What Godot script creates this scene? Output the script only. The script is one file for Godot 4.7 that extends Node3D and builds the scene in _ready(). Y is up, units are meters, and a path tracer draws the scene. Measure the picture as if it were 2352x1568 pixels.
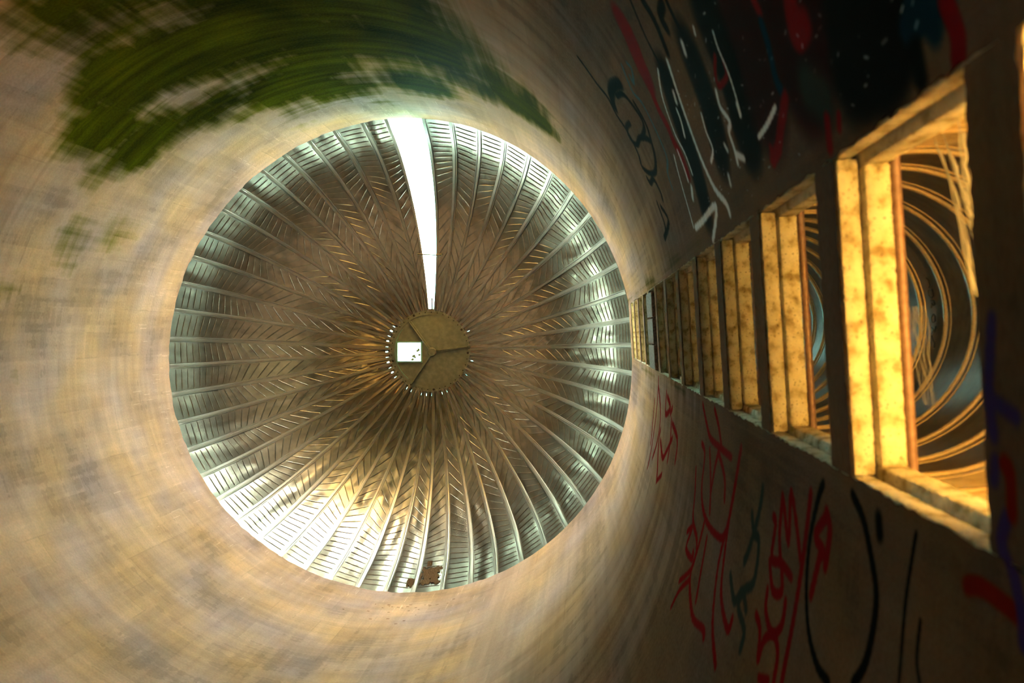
extends Node3D
# An empty concrete silo seen from its floor, looking straight up to the sheet-metal dome.
# Heights h and distances are in silo radii R, counted from the camera; angles a run clockwise seen from above.

const R := 2.7
const HC := 0.9            # the camera stands 0.9 m above the silo floor
const CX := -0.8092        # silo axis from the camera, in R
const CY := 0.0885
const H1 := 3.1721         # top of the wall
const H2 := 3.8820         # roof cap
const FLOOR := -HC / R
const NA := 3.55           # degrees: which way the column of hatch openings faces
const D0 := 0.1698         # camera to the inner face of that column
const T1 := 0.015          # inner and outer zone of its rebated frames
const T2 := 0.0175
const HW := 0.106          # half an opening's width
const TOPS := [0.084, 0.310, 0.5306, 0.757, 0.975, 1.192, 1.432, 1.667, 1.905, 2.140, 2.350, 2.577, 2.802, 3.020]
const BAR := 0.046
const RC := 0.118          # chute radius
const CO := 0.2385         # camera to chute axis
const CHUTE_LOW := -0.2

var rng := RandomNumberGenerator.new()
var noise := FastNoiseLite.new()
var mats := {}
var taken := {}


class MB:                  # collects triangles of one mesh
	var v := PackedVector3Array()
	var n := PackedVector3Array()
	var t := PackedVector2Array()
	var i := PackedInt32Array()

	func grid(p: PackedVector3Array, nu: int, nv: int, toward: Vector3, uv := PackedVector2Array(), away := false, mask := PackedByteArray()) -> void:
		var b := v.size()
		var nn := PackedVector3Array()
		nn.resize(p.size())
		var score := 0.0
		for y in nv:
			for x in nu:
				var c: int = y * nu + x
				var du: Vector3 = p[y * nu + mini(x + 1, nu - 1)] - p[y * nu + maxi(x - 1, 0)]
				var dv: Vector3 = p[mini(y + 1, nv - 1) * nu + x] - p[maxi(y - 1, 0) * nu + x]
				var q := du.cross(dv).normalized()
				nn[c] = q
				score += q.dot((toward - p[c]).normalized())
		var flip := (score < 0.0) != away
		if flip:
			for c in nn.size():
				nn[c] = -nn[c]
		v.append_array(p)
		n.append_array(nn)
		if uv.size() == p.size():
			t.append_array(uv)
		else:
			var z := PackedVector2Array()
			z.resize(p.size())
			t.append_array(z)
		for y in nv - 1:
			for x in nu - 1:
				if mask.size() and mask[y * (nu - 1) + x] == 0:
					continue
				var a: int = b + y * nu + x
				if flip:
					i.append_array([a, a + 1, a + nu, a + 1, a + nu + 1, a + nu])
				else:
					i.append_array([a, a + nu, a + 1, a + 1, a + nu, a + nu + 1])

	func face(p: Array) -> void:          # convex, counter-clockwise round its outward normal
		var q: Vector3 = (p[1] - p[0]).cross(p[2] - p[0]).normalized()
		var b := v.size()
		for c in p:
			v.append(c)
			n.append(q)
			t.append(Vector2.ZERO)
		for k in range(1, p.size() - 1):
			i.append_array([b, b + k + 1, b + k])

	func box(at: Transform3D, s: Vector3, c := 0.0) -> void:   # chamfered box
		var h := s * 0.5
		c = minf(c, minf(h.x, minf(h.y, h.z)) * 0.9)
		for ax in 3:
			for sg in [-1.0, 1.0]:
				var u := Vector3.ZERO
				var w := Vector3.ZERO
				var o := Vector3.ZERO
				o[ax] = sg * h[ax]
				u[(ax + 1) % 3] = h[(ax + 1) % 3] - c
				w[(ax + 2) % 3] = h[(ax + 2) % 3] - c
				var q := [o - u - w, o + u - w, o + u + w, o - u + w]
				if sg < 0.0:
					q.reverse()
				face([at * q[0], at * q[1], at * q[2], at * q[3]])
		if c <= 0.0:
			return
		for ax in 3:                       # edges along ax
			var b1 := (ax + 1) % 3
			var b2 := (ax + 2) % 3
			for s1 in [-1.0, 1.0]:
				for s2 in [-1.0, 1.0]:
					var q := []
					for e in [[-1.0, 0], [1.0, 0], [1.0, 1], [-1.0, 1]]:
						var o := Vector3.ZERO
						o[ax] = e[0] * (h[ax] - c)
						o[b1] = s1 * (h[b1] - (c if e[1] else 0.0))
						o[b2] = s2 * (h[b2] - (0.0 if e[1] else c))
						q.append(o)
					if s1 * s2 < 0.0:
						q.reverse()
					face([at * q[0], at * q[1], at * q[2], at * q[3]])
		for s1 in [-1.0, 1.0]:
			for s2 in [-1.0, 1.0]:
				for s3 in [-1.0, 1.0]:
					var q := []
					for ax in 3:
						var o := Vector3(s1, s2, s3) * (h - Vector3.ONE * c)
						o[ax] = [s1, s2, s3][ax] * h[ax]
						q.append(o)
					if s1 * s2 * s3 < 0.0:
						q.reverse()
					face([at * q[0], at * q[1], at * q[2]])

	func tube(path: Array, radii: Array, sides := 8, caps := true) -> void:
		var p := PackedVector3Array()
		var up := Vector3(0.31, 0.87, 0.38).normalized()
		var nv := path.size()
		var first := []
		var last := []
		for k in nv:
			var d: Vector3 = (path[mini(k + 1, nv - 1)] - path[maxi(k - 1, 0)]).normalized()
			var s := d.cross(up).normalized()
			var w := s.cross(d)
			for m in sides + 1:
				var g := TAU * m / sides
				var c: Vector3 = path[k] + (s * cos(g) + w * sin(g)) * radii[mini(k, radii.size() - 1)]
				p.append(c)
				if m < sides and k == 0:
					first.append(c)
				if m < sides and k == nv - 1:
					last.append(c)
		var b := v.size()
		grid(p, sides + 1, nv, path[nv / 2], PackedVector2Array(), true)
		for k in nv:                        # close the seam's shading
			var q := (n[b + k * (sides + 1)] + n[b + k * (sides + 1) + sides]).normalized()
			n[b + k * (sides + 1)] = q
			n[b + k * (sides + 1) + sides] = q
		if caps:
			var d0: Vector3 = path[1] - path[0]
			if (first[1] - first[0]).cross(first[2] - first[0]).dot(d0) > 0.0:
				first.reverse()
			face(first)
			var d1: Vector3 = path[nv - 1] - path[nv - 2]
			if (last[1] - last[0]).cross(last[2] - last[0]).dot(d1) < 0.0:
				last.reverse()
			face(last)

	func add_to(m: ArrayMesh, mat: Material) -> void:
		if i.is_empty():
			return
		var a := []
		a.resize(Mesh.ARRAY_MAX)
		a[Mesh.ARRAY_VERTEX] = v
		a[Mesh.ARRAY_NORMAL] = n
		a[Mesh.ARRAY_TEX_UV] = t
		a[Mesh.ARRAY_INDEX] = i
		m.add_surface_from_arrays(Mesh.PRIMITIVE_TRIANGLES, a)
		m.surface_set_material(m.get_surface_count() - 1, mat)


# ---------------------------------------------------------------- places
func rho(a: float) -> float:             # the wall is slightly out of round
	var w := wrapf(rad_to_deg(a), -180.0, 180.0)
	return 0.995 + 0.0047 * cos(a) + 0.0086 * sin(a) + 0.0008 * cos(2 * a) - 0.0044 * sin(2 * a) - 0.0063 * cos(3 * a) + 0.0033 * sin(3 * a) - 0.009 * exp(-pow((w - 0.33) / 15.0, 2.0))


func P(r: float, a: float, h: float) -> Vector3:     # silo axis at the world's origin
	return Vector3(r * cos(a) * R, h * R + HC, -r * sin(a) * R)


func C(x: float, y: float, h: float) -> Vector3:     # from the camera
	return Vector3((x - CX) * R, h * R + HC, -(y - CY) * R)


func F(d: float, l: float, h: float) -> Vector3:     # frame column: d out from the camera, l along the wall
	var c := cos(deg_to_rad(NA))
	var s := sin(deg_to_rad(NA))
	return C(d * c + l * s, -d * s + l * c, h)


func dome_h(r: float) -> float:
	var q := maxf(0.0, 0.95 - r) / 0.08     # the skirt stands a little steeper than a sphere
	return H1 - 0.3202 + sqrt(maxf(1.1025 - r * r, 0.0)) + 0.012 * smoothstep(0.0, 0.06, 1.0 - r) * exp(-q * q)


func D(a: float, r: float, inward := 0.0) -> Vector3:  # on the dome, lifted inward by metres
	var k := 1.0 + (rho(a) - 1.0) * r * r
	var p := P(r * k, a, dome_h(r))
	if inward != 0.0:
		var c := P(0.0, 0.0, H1 - 0.3202)
		p += (c - p).normalized() * inward
	return p


# ---------------------------------------------------------------- scene tree
func numbered(called: String) -> String:
	var k: int = taken.get(called, 0)
	taken[called] = k + 1
	return called if k == 0 else "%s_%03d" % [called, k]


func tag(o: Node3D, label: String, category: String, group := "", kind := "") -> Node3D:
	if label: o.set_meta("label", label)
	if category: o.set_meta("category", category)
	if group: o.set_meta("group", group)
	if kind: o.set_meta("kind", kind)
	return o


func base(called: String, at := Vector3.ZERO) -> Node3D:
	var o := Node3D.new()
	o.name = numbered(called)
	add_child(o, true)
	o.position = at
	return o


func build(called: String, layers: Array, parent: Node3D = null) -> MeshInstance3D:   # layers: MB, material, MB, material ...; points are in the world
	var origin := Vector3.ZERO
	var q := parent
	while q != null and q != self:
		origin += q.position
		q = q.get_parent() as Node3D
	var m := ArrayMesh.new()
	for k in range(0, layers.size(), 2):
		var mb: MB = layers[k]
		if origin != Vector3.ZERO:
			for c in mb.v.size():
				mb.v[c] -= origin
		mb.add_to(m, layers[k + 1])
	var o := MeshInstance3D.new()
	o.mesh = m
	if parent == null:
		o.name = numbered(called)
		add_child(o, true)
	else:
		var k := 0
		var nm := called
		while parent.has_node(nm):
			k += 1
			nm = "%s_%03d" % [called, k]
		o.name = nm
		parent.add_child(o, true)
	return o


func rough(mb: MB, o: Vector3, ex: Vector3, ey: Vector3, ez: Vector3, cell: float, amp: float, edge: float) -> void:
	# a rough-cast block with crumbled edges: o is its middle, ex ey ez its half axes
	var ax := [ex, ey, ez]
	for k in 3:
		for sg in [-1.0, 1.0]:
			var u: Vector3 = ax[(k + 1) % 3]
			var w: Vector3 = ax[(k + 2) % 3]
			var nu := clampi(int(2.0 * u.length() / cell), 2, 130) + 1
			var nv := clampi(int(2.0 * w.length() / cell), 2, 130) + 1
			var p := PackedVector3Array()
			for y in nv:
				for x in nu:
					var fu := -1.0 + 2.0 * x / (nu - 1)
					var fw := -1.0 + 2.0 * y / (nv - 1)
					var c: Vector3 = o + ax[k] * sg + u * fu + w * fw
					var far := [u.length() * (1.0 - absf(fu)), w.length() * (1.0 - absf(fw))]
					var near: float = minf(far[0], far[1])
					var e := exp(-near / 0.008)
					var a := noise.get_noise_3dv(c * 40.0) * amp * (1.0 - e)
					var b := (0.35 + 1.3 * absf(noise.get_noise_3dv(c * 90.0 + Vector3(9, 3, 1)))) * edge * e
					var inw: Vector3 = -ax[k].normalized() * sg
					if far[0] < 0.01:
						inw -= u.normalized() * signf(fu)
					if far[1] < 0.01:
						inw -= w.normalized() * signf(fw)
					p.append(c + inw * b + ax[k].normalized() * sg * a)
			mb.grid(p, nu, nv, o, PackedVector2Array(), true)


func A(x: float, y: float, h: float) -> Vector3:     # from the silo axis
	return Vector3(x * R, h * R + HC, -y * R)


# ---------------------------------------------------------------- materials
func nimg(w: int, h: int, freq: float, sd: int, oct := 4) -> Image:
	var f := FastNoiseLite.new()
	f.noise_type = FastNoiseLite.TYPE_SIMPLEX_SMOOTH
	f.seed = sd
	f.frequency = freq
	f.fractal_octaves = oct
	return f.get_image(w, h, false, false, true)


func tex(freq: float, sd: int, colors: Array, stops: Array, size := 512, normal := 0.0, oct := 5) -> NoiseTexture2D:
	var f := FastNoiseLite.new()
	f.noise_type = FastNoiseLite.TYPE_SIMPLEX_SMOOTH
	f.seed = sd
	f.frequency = freq
	f.fractal_octaves = oct
	var t := NoiseTexture2D.new()
	t.width = size
	t.height = size
	t.seamless = true
	t.noise = f
	if normal > 0.0:
		t.as_normal_map = true
		t.bump_strength = normal
	else:
		var g := Gradient.new()
		g.offsets = PackedFloat32Array(stops)
		g.colors = PackedColorArray(colors)
		t.color_ramp = g
	return t


func mat(key: String, albedo, rough_: float, metal := 0.0, scale := 1.0, bump: Texture2D = null, bump_amount := 1.0) -> StandardMaterial3D:
	var m := StandardMaterial3D.new()
	m.resource_name = key
	m.cull_mode = BaseMaterial3D.CULL_DISABLED
	m.roughness = rough_
	m.metallic = metal
	if albedo is Color:
		m.albedo_color = albedo
	else:
		m.albedo_texture = albedo
	if not albedo is Color or bump != null:
		m.uv1_triplanar = true
		m.uv1_world_triplanar = true
		m.uv1_scale = Vector3.ONE * scale
	if bump != null:
		m.normal_enabled = true
		m.normal_texture = bump
		m.normal_scale = bump_amount
	mats[key] = m
	return m


func make_materials() -> void:
	var fine := tex(0.03, 5, [], [], 512, 5.0)
	var fc := mat("frame_concrete", tex(0.012, 21, [Color8(138, 122, 82), Color8(206, 195, 160), Color8(214, 205, 176), Color8(226, 218, 194)], [0.1, 0.42, 0.6, 1.0], 512, 0.0, 4), 0.92, 0.0, 2.6, tex(0.04, 8, [], [], 512, 4.0, 3), 0.5)
	fc.detail_enabled = true               # air holes and dirt specks
	fc.detail_blend_mode = BaseMaterial3D.BLEND_MODE_MIX
	fc.detail_uv_layer = BaseMaterial3D.DETAIL_UV_1
	fc.detail_albedo = tex(0.075, 22, [Color(0.24, 0.19, 0.1, 0.75), Color(0.2, 0.15, 0.08, 0.0), Color(0.2, 0.15, 0.08, 0.0)], [0.14, 0.21, 1.0], 512, 0.0, 2)
	var steel := tex(0.016, 31, [Color8(132, 126, 114), Color8(154, 147, 135), Color8(168, 162, 150)], [0.1, 0.55, 1.0])
	mat("galvanised", steel, 0.27, 1.0, 1.1, tex(0.012, 33, [], [], 512, 3.0, 3), 0.12)
	mat("seam", Color8(164, 156, 144), 0.34, 1.0)
	mat("cap", tex(0.02, 37, [Color8(106, 108, 94), Color8(126, 127, 112)], [0.2, 0.9]), 0.5, 0.25, 1.0)
	mat("teal_edge", Color8(112, 156, 136), 0.5)  # teal tone of the hatch curb and the curved rod
	mat("dark_iron", Color8(46, 40, 32), 0.6, 0.5)
	mat("pale_steel", Color8(146, 136, 116), 0.4, 0.8)
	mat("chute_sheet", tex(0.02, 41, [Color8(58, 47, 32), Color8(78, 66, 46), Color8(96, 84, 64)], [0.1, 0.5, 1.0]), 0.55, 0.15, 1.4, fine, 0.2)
	mat("chute_sheet_bounce", tex(0.02, 42, [Color8(150, 124, 76), Color8(196, 170, 116), Color8(210, 190, 146)], [0.1, 0.5, 1.0]), 0.6, 0.1, 1.4)  # unseen lower sheets, made pale to bounce daylight up to the openings
	mat("chute_ring", tex(0.05, 43, [Color8(140, 116, 76), Color8(156, 132, 90), Color8(166, 144, 102)], [0.1, 0.5, 1.0]), 0.5, 0.3, 3.0)
	mat("rusty_rod", tex(0.03, 47, [Color8(112, 84, 72), Color8(130, 102, 90), Color8(142, 116, 106)], [0.1, 0.5, 1.0]), 0.5, 0.25, 3.0)
	mat("old_wood", tex(0.04, 51, [Color8(90, 78, 74), Color8(146, 130, 124), Color8(166, 150, 142)], [0.1, 0.5, 1.0]), 0.9, 0.0, 2.0, fine, 0.8)
	mat("mud", tex(0.09, 53, [Color8(52, 34, 18), Color8(112, 78, 44), Color8(150, 112, 68)], [0.15, 0.5, 1.0]), 0.95, 0.0, 4.0, tex(0.08, 54, [], [], 256, 14.0), 1.0)
	mat("web", Color8(138, 134, 126), 0.9)
	mats["web"].backlight = Color(0.25, 0.25, 0.22)
	mats["web"].backlight_enabled = true
	mat("ink", Color8(28, 26, 20), 0.7)
	mat("outer_concrete", Color8(170, 160, 140), 0.95)
	mat("floor_dirt", tex(0.03, 61, [Color8(30, 26, 20), Color8(46, 40, 30)], [0.2, 0.9]), 0.95, 0.0, 0.6)
	mat("ground_leaves", tex(0.05, 63, [Color8(186, 112, 42), Color8(214, 140, 58), Color8(220, 160, 80)], [0.1, 0.5, 1.0]), 0.95, 0.0, 0.5)
	mat("bark", Color8(30, 24, 18), 0.95)
	mat("leaf", Color8(8, 16, 12), 0.8)
	mats["leaf"].metallic_specular = 0.1
	mat("wall_left", Color.WHITE, 0.88)
	mat("wall_right", Color.WHITE, 0.9)
	mats["wall_left"].metallic_specular = 0.06
	mats["wall_right"].metallic_specular = 0.05


# the painted, stained and mossy plaster: colour in the wall's own coordinates (angle, height)
const ALGAE := [[-1218, 2120, 100, 100], [-1127, 2162, 120, 100], [-1036, 2249, 130, 100], [-931, 2282, 130, 100], [-808, 2257, 130, 100], [-1055, 2589, 100, 100],
	[-1172, 2514, 80, 90], [-952, 2724, 100, 80], [-789, 2686, 90, 90], [-648, 2486, 80, 90], [-561, 2439, 70, 90], [-500, 2415, 60, 90],
	[-1332, 2230, 70, 100], [-1342, 2433, 60, 100], [-1380, 2384, 50, 80], [-1228, 2491, 70, 90], [-957, 2073, 130, 100], [-837, 2050, 130, 100],
	[-733, 2021, 120, 100], [-675, 2126, 100, 90], [-1112, 1964, 80, 50], [-594, 2102, 60, 50], [-1413, 2349, 60, 55], [-1532, 2618, 70, 40],
	[-1566, 2441, 80, 45], [-1611, 2462, 50, 40], [-1689, 2231, 50, 50], [-1699, 2311, 30, 45], [1770, 2260, 30, 40], [-1069, 2851, 90, 50],
	[-1157, 2663, 60, 60], [-897, 2972, 60, 50], [-422, 2371, 40, 40], [-1270, 2450, 80, 90], [-1190, 2560, 70, 80], [-1110, 2640, 70, 70], [-980, 2500, 110, 90], [-700, 2300, 130, 90], [-600, 2300, 90, 80], [-520, 2300, 80, 70], [-1000, 1850, 160, 90], [-800, 1800, 160, 90], [-1150, 1800, 120, 80]]
const PAINT := {"RED": Color8(122, 13, 17), "BLACK": Color8(14, 12, 10), "NIGHT": Color8(20, 14, 13), "MAROON": Color8(44, 12, 12), "SLATE": Color8(44, 48, 44), "TEAL": Color8(74, 100, 106),
	"SILVER": Color8(226, 226, 230), "BLUE": Color8(14, 38, 54), "PURPLE": Color8(58, 40, 88), "RUST": Color8(116, 24, 10)}

var ta := PackedFloat32Array()           # angle of each texture column, height of each row
var th := PackedFloat32Array()
var tw := 0
var tht := 0
var px := PackedByteArray()
var slot_a := 0.0
var slot_b := 0.0


func right_u(a: float) -> float:
	var w := rad_to_deg(a)
	var ea := rad_to_deg(slot_a)
	var eb := rad_to_deg(slot_b)
	if w <= ea:
		return 0.46 * (1.0 - pow(clampf((ea - w) / (ea + 60.0), 0.0, 1.0), 0.65))
	if w >= eb:
		return 0.54 + 0.46 * pow(clampf((w - eb) / (60.0 - eb), 0.0, 1.0), 0.65)
	return 0.46 + 0.08 * (w - ea) / (eb - ea)


func right_a(u: float) -> float:
	var ea := rad_to_deg(slot_a)
	var eb := rad_to_deg(slot_b)
	if u <= 0.46:
		return deg_to_rad(ea - (ea + 60.0) * pow(1.0 - u / 0.46, 1.0 / 0.65))
	if u >= 0.54:
		return deg_to_rad(eb + (60.0 - eb) * pow((u - 0.54) / 0.46, 1.0 / 0.65))
	return deg_to_rad(lerpf(ea, eb, (u - 0.46) / 0.08))


func right_v(h: float) -> float:
	return clampf(1.0 - log(maxf(h, 0.2) / 0.2) / log(H1 / 0.2), 0.0, 1.0)


func left_v(h: float) -> float:
	return clampf((H1 - h) / (H1 - 1.0), 0.0, 1.0)


func plaster(w: int, h: int, angles: PackedFloat32Array, heights: PackedFloat32Array, sd: int) -> Array:
	tw = w
	tht = h
	ta = angles
	th = heights
	# noise in the wall's own metric would shear in this texture, so each layer is stretched to its strip
	var soft := nimg(w / 4, h / 4, 0.018, sd, 4)
	soft.resize(w, h, Image.INTERPOLATE_CUBIC)
	var s1 := soft.get_data()
	var run := nimg(w / 14, h, 0.045, sd + 1, 4)
	run.resize(w, h, Image.INTERPOLATE_CUBIC)
	var s2 := run.get_data()
	var fall := nimg(w, h / 12, 0.05, sd + 2, 4)
	fall.resize(w, h, Image.INTERPOLATE_CUBIC)
	var s3 := fall.get_data()
	var s4 := nimg(w, h, 0.22, sd + 3, 3).get_data()
	var hue := nimg(w / 8, h / 8, 0.05, sd + 4, 3)
	hue.resize(w, h, Image.INTERPOLATE_CUBIC)
	var s5 := hue.get_data()
	var aw := 256
	var ah := 192
	var al := PackedByteArray()
	al.resize(aw * ah)
	for y in ah:
		var hh: float = heights[y * h / ah]
		for x in aw:
			var g := rad_to_deg(angles[x * w / aw])
			var q := 0.0
			for b in ALGAE:
				var dx := wrapf(g - b[0] * 0.1, -180.0, 180.0) * 0.01745
				var dy: float = hh - b[1] * 0.001
				var rr: float = b[2] * 0.0019
				var e: float = (dx * dx + dy * dy) / (rr * rr)
				if e < 5.0:
					q = maxf(q, b[3] * 0.01 * exp(-e * 0.7))
			# damp streaks beside the openings
			if absf(g + 6.0) < 26.0:
				q = maxf(q, 0.42 * exp(-absf(absf(g + 6.0) - 7.0) / 3.0) * clampf((hh - 0.6) * 1.2, 0.0, 1.0))
			al[y * aw + x] = int(q * 255.0)
	var ai := Image.create_from_data(aw, ah, false, Image.FORMAT_L8, al)
	ai.resize(w, h, Image.INTERPOLATE_CUBIC)
	al = ai.get_data()
	px = PackedByteArray()
	px.resize(w * h * 3)
	var bump := PackedByteArray()
	bump.resize(w * h)
	var col := PackedInt32Array()
	var fx := PackedFloat32Array()
	for x in w:
		var s: float = fposmod(angles[x], TAU) / TAU * 68.0
		col.append(int(s))
		fx.append(minf(s - floorf(s), 1.0 - s + floorf(s)) * 0.0924)
	var line := PackedFloat32Array()      # upper limit of the painted shade, higher towards the openings
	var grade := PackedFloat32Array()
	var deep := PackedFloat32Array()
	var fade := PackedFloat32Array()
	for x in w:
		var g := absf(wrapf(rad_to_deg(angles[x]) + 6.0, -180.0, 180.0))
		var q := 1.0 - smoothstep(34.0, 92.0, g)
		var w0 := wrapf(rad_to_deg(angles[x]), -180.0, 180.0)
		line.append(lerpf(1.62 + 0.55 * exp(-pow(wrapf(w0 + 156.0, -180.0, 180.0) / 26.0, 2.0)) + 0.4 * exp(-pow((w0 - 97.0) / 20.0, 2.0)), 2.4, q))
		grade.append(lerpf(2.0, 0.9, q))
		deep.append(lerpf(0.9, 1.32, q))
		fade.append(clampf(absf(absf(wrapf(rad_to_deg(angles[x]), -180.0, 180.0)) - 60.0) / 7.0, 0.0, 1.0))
	var o := 0
	var k := 0
	for y in h:
		var hh := heights[y]
		for x in w:
			var n1 := (s1[k] * 0.00392 - 0.5) * fade[x]
			var n2 := (s2[k] * 0.00392 - 0.5) * fade[x]
			var n3 := s3[k] * 0.00392 - 0.5
			var n4 := s4[k] * 0.00392 - 0.5
			var n5 := (s5[k] * 0.00392 - 0.5) * fade[x]
			var row := hh / 0.29 + (col[x] & 1) * 0.5
			var fr := row - floorf(row)
			var hash := ((col[x] * 7349 + int(row) * 9151) % 97) * 0.0103 - 0.5
			var joint := 0.0
			if n1 + n5 > 0.36 and (fx[x] < 0.0022 or fr < 0.006):
				joint = 0.05
			var tone := 1.0 + n1 * 0.26 + n2 * 0.10 + n3 * 0.09 + n4 * 0.08 + hash * 0.07 - joint
			if n1 - n2 * 0.8 + n3 * 0.4 < -0.3:
				tone *= 0.93
			var g := al[k] * 0.00392 + n1 * 0.5 + n2 * 0.22 + n3 * 0.26 + hash * 0.12
			g = clampf((g - 0.34) / 0.4, 0.0, 1.0) * minf(1.0, al[k] * 0.00392 * 2.2)
			var r := (199.0 + n5 * 22.0) * tone
			var gg := (162.0 + n5 * 6.0) * tone
			var b := (138.0 - n5 * 32.0) * tone
			if g > 0.0:
				var t2 := 0.62 + n2 * 0.4 + n4 * 0.2 + n5 * 0.3 + n1 * 0.4
				r = lerpf(r, 88.0 * t2, g * 0.96)
				gg = lerpf(gg, 90.0 * t2, g * 0.96)
				b = lerpf(b, 3.0 * t2, g * 0.96)
			# light falloff down the wall, painted in as a brownish darkening
			var painted_shade := clampf((line[x] + n1 * 0.7 + n2 * 0.4 - hh) * grade[x], 0.0, 1.0) * (0.9 + n4 * 0.25) * deep[x]
			r *= 1.0 - 0.41 * painted_shade
			gg *= 1.0 - 0.445 * painted_shade
			b *= 1.0 - 0.48 * painted_shade
			px[o] = clampi(int(r), 0, 255)
			px[o + 1] = clampi(int(gg), 0, 255)
			px[o + 2] = clampi(int(b), 0, 255)
			bump[k] = clampi(int(128.0 + n2 * 26.0 + n3 * 24.0 + n4 * 34.0 + n1 * 60.0 + hash * 16.0 - joint * 300.0), 0, 255)
			o += 3
			k += 1
	return [bump]


func span(list: PackedFloat32Array, lo: float, hi: float) -> Vector2i:   # indexes whose values lie between lo and hi
	var up := list[list.size() - 1] > list[0]
	var a := 0
	var b := list.size() - 1
	while a < b and ((up and list[a] < lo) or (not up and list[a] > hi)):
		a += 1
	while b > a and ((up and list[b] > hi) or (not up and list[b] < lo)):
		b -= 1
	return Vector2i(a, b)


func stroke(paint: String, wide: float, q: Array, strength := 0.94) -> void:   # spray paint along points (angle in 0.1 degrees, height in 0.001 R)
	var c: Color = PAINT[paint]
	var rgb := [c.r * 255.0, c.g * 255.0, c.b * 255.0]
	if q.size() > 4:                      # round the corners of the hand's path
		var z := []
		var n := q.size() / 2
		for k in n - 1:
			for m in 4:
				for e in 2:
					z.append(cubic_interpolate(q[k * 2 + e], q[k * 2 + 2 + e], q[maxi(k - 1, 0) * 2 + e], q[mini(k + 2, n - 1) * 2 + e], m * 0.25))
		z.append_array([q[n * 2 - 2], q[n * 2 - 1]])
		q = z
	for k in range(0, q.size() - 2, 2):
		var a0: float = q[k] * 0.1
		var h0: float = q[k + 1] * 0.001
		var a1: float = q[k + 2] * 0.1
		var h1: float = q[k + 3] * 0.001
		var pad := wide * 1.6
		var xs := span(ta, deg_to_rad(minf(a0, a1)) - pad, deg_to_rad(maxf(a0, a1)) + pad)
		var ys := span(th, minf(h0, h1) - pad, maxf(h0, h1) + pad)
		var p0 := Vector2(deg_to_rad(a0), h0)
		var d := Vector2(deg_to_rad(a1), h1) - p0
		var l := maxf(d.length_squared(), 1e-9)
		for y in range(ys.x, ys.y + 1):
			for x in range(xs.x, xs.y + 1):
				var v := Vector2(ta[x], th[y]) - p0
				var e := (v - d * clampf(v.dot(d) / l, 0.0, 1.0)).length() / wide
				var s := strength * clampf((1.3 - e) / 0.8, 0.0, 1.0)
				if s > 0.0:
					var o := (y * tw + x) * 3
					for m in 3:
						px[o + m] = int(lerpf(px[o + m], rgb[m], s))


func scratch(a: float, h0: float, h1: float, wide: float, add: float) -> void:
	var xs := span(ta, a - wide, a + wide)
	var ys := span(th, h0, h1)
	for y in range(ys.x, ys.y + 1):
		for x in range(xs.x, xs.y + 1):
			var o := (y * tw + x) * 3
			for m in 3:
				px[o + m] = clampi(int(px[o + m] + add), 0, 255)


func finish_wall(m: StandardMaterial3D, bump: PackedByteArray, cm: float) -> void:
	m.albedo_texture = ImageTexture.create_from_image(Image.create_from_data(tw, tht, false, Image.FORMAT_RGB8, px))
	m.texture_repeat = false
	m.heightmap_enabled = true
	m.heightmap_texture = ImageTexture.create_from_image(Image.create_from_data(tw, tht, false, Image.FORMAT_L8, bump))
	m.heightmap_scale = cm


func paint_walls() -> void:
	var w := 1792
	var h := 1100
	var an := PackedFloat32Array()
	var hs := PackedFloat32Array()
	for x in w:
		an.append(deg_to_rad(60.0 + 240.0 * (x + 0.5) / w))
	for y in h:
		hs.append(H1 - (H1 - 1.0) * (y + 0.5) / h)
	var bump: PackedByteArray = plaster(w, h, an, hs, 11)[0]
	for k in 260:                         # pale vertical trowel scratches, mostly close under the roof
		var top := H1 - absf(rng.randfn(0.0, 0.16)) - 0.01
		scratch(deg_to_rad(rng.randf_range(62, 298)), top - rng.randf_range(0.01, 0.05) * rng.randf_range(0.4, 1.6), top, 0.0008, rng.randf_range(8, 30))
	for k in 26:                          # grit that fell out of the nest
		var ga := deg_to_rad(rng.randfn(82.0, 6.0))
		var gh := H1 - 0.15 - absf(rng.randfn(0.0, 0.1))
		scratch(ga, gh - 0.008, gh, rng.randf_range(0.002, 0.006), -44.0)
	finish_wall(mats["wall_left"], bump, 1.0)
	w = 1408
	h = 1408
	an = PackedFloat32Array()
	hs = PackedFloat32Array()
	for x in w:
		an.append(right_a((x + 0.5) / w))
	for y in h:
		hs.append(0.2 * exp((1.0 - (y + 0.5) / h) * log(H1 / 0.2)))
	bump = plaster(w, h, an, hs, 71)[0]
	graffiti()
	finish_wall(mats["wall_right"], bump, 0.6)


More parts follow.
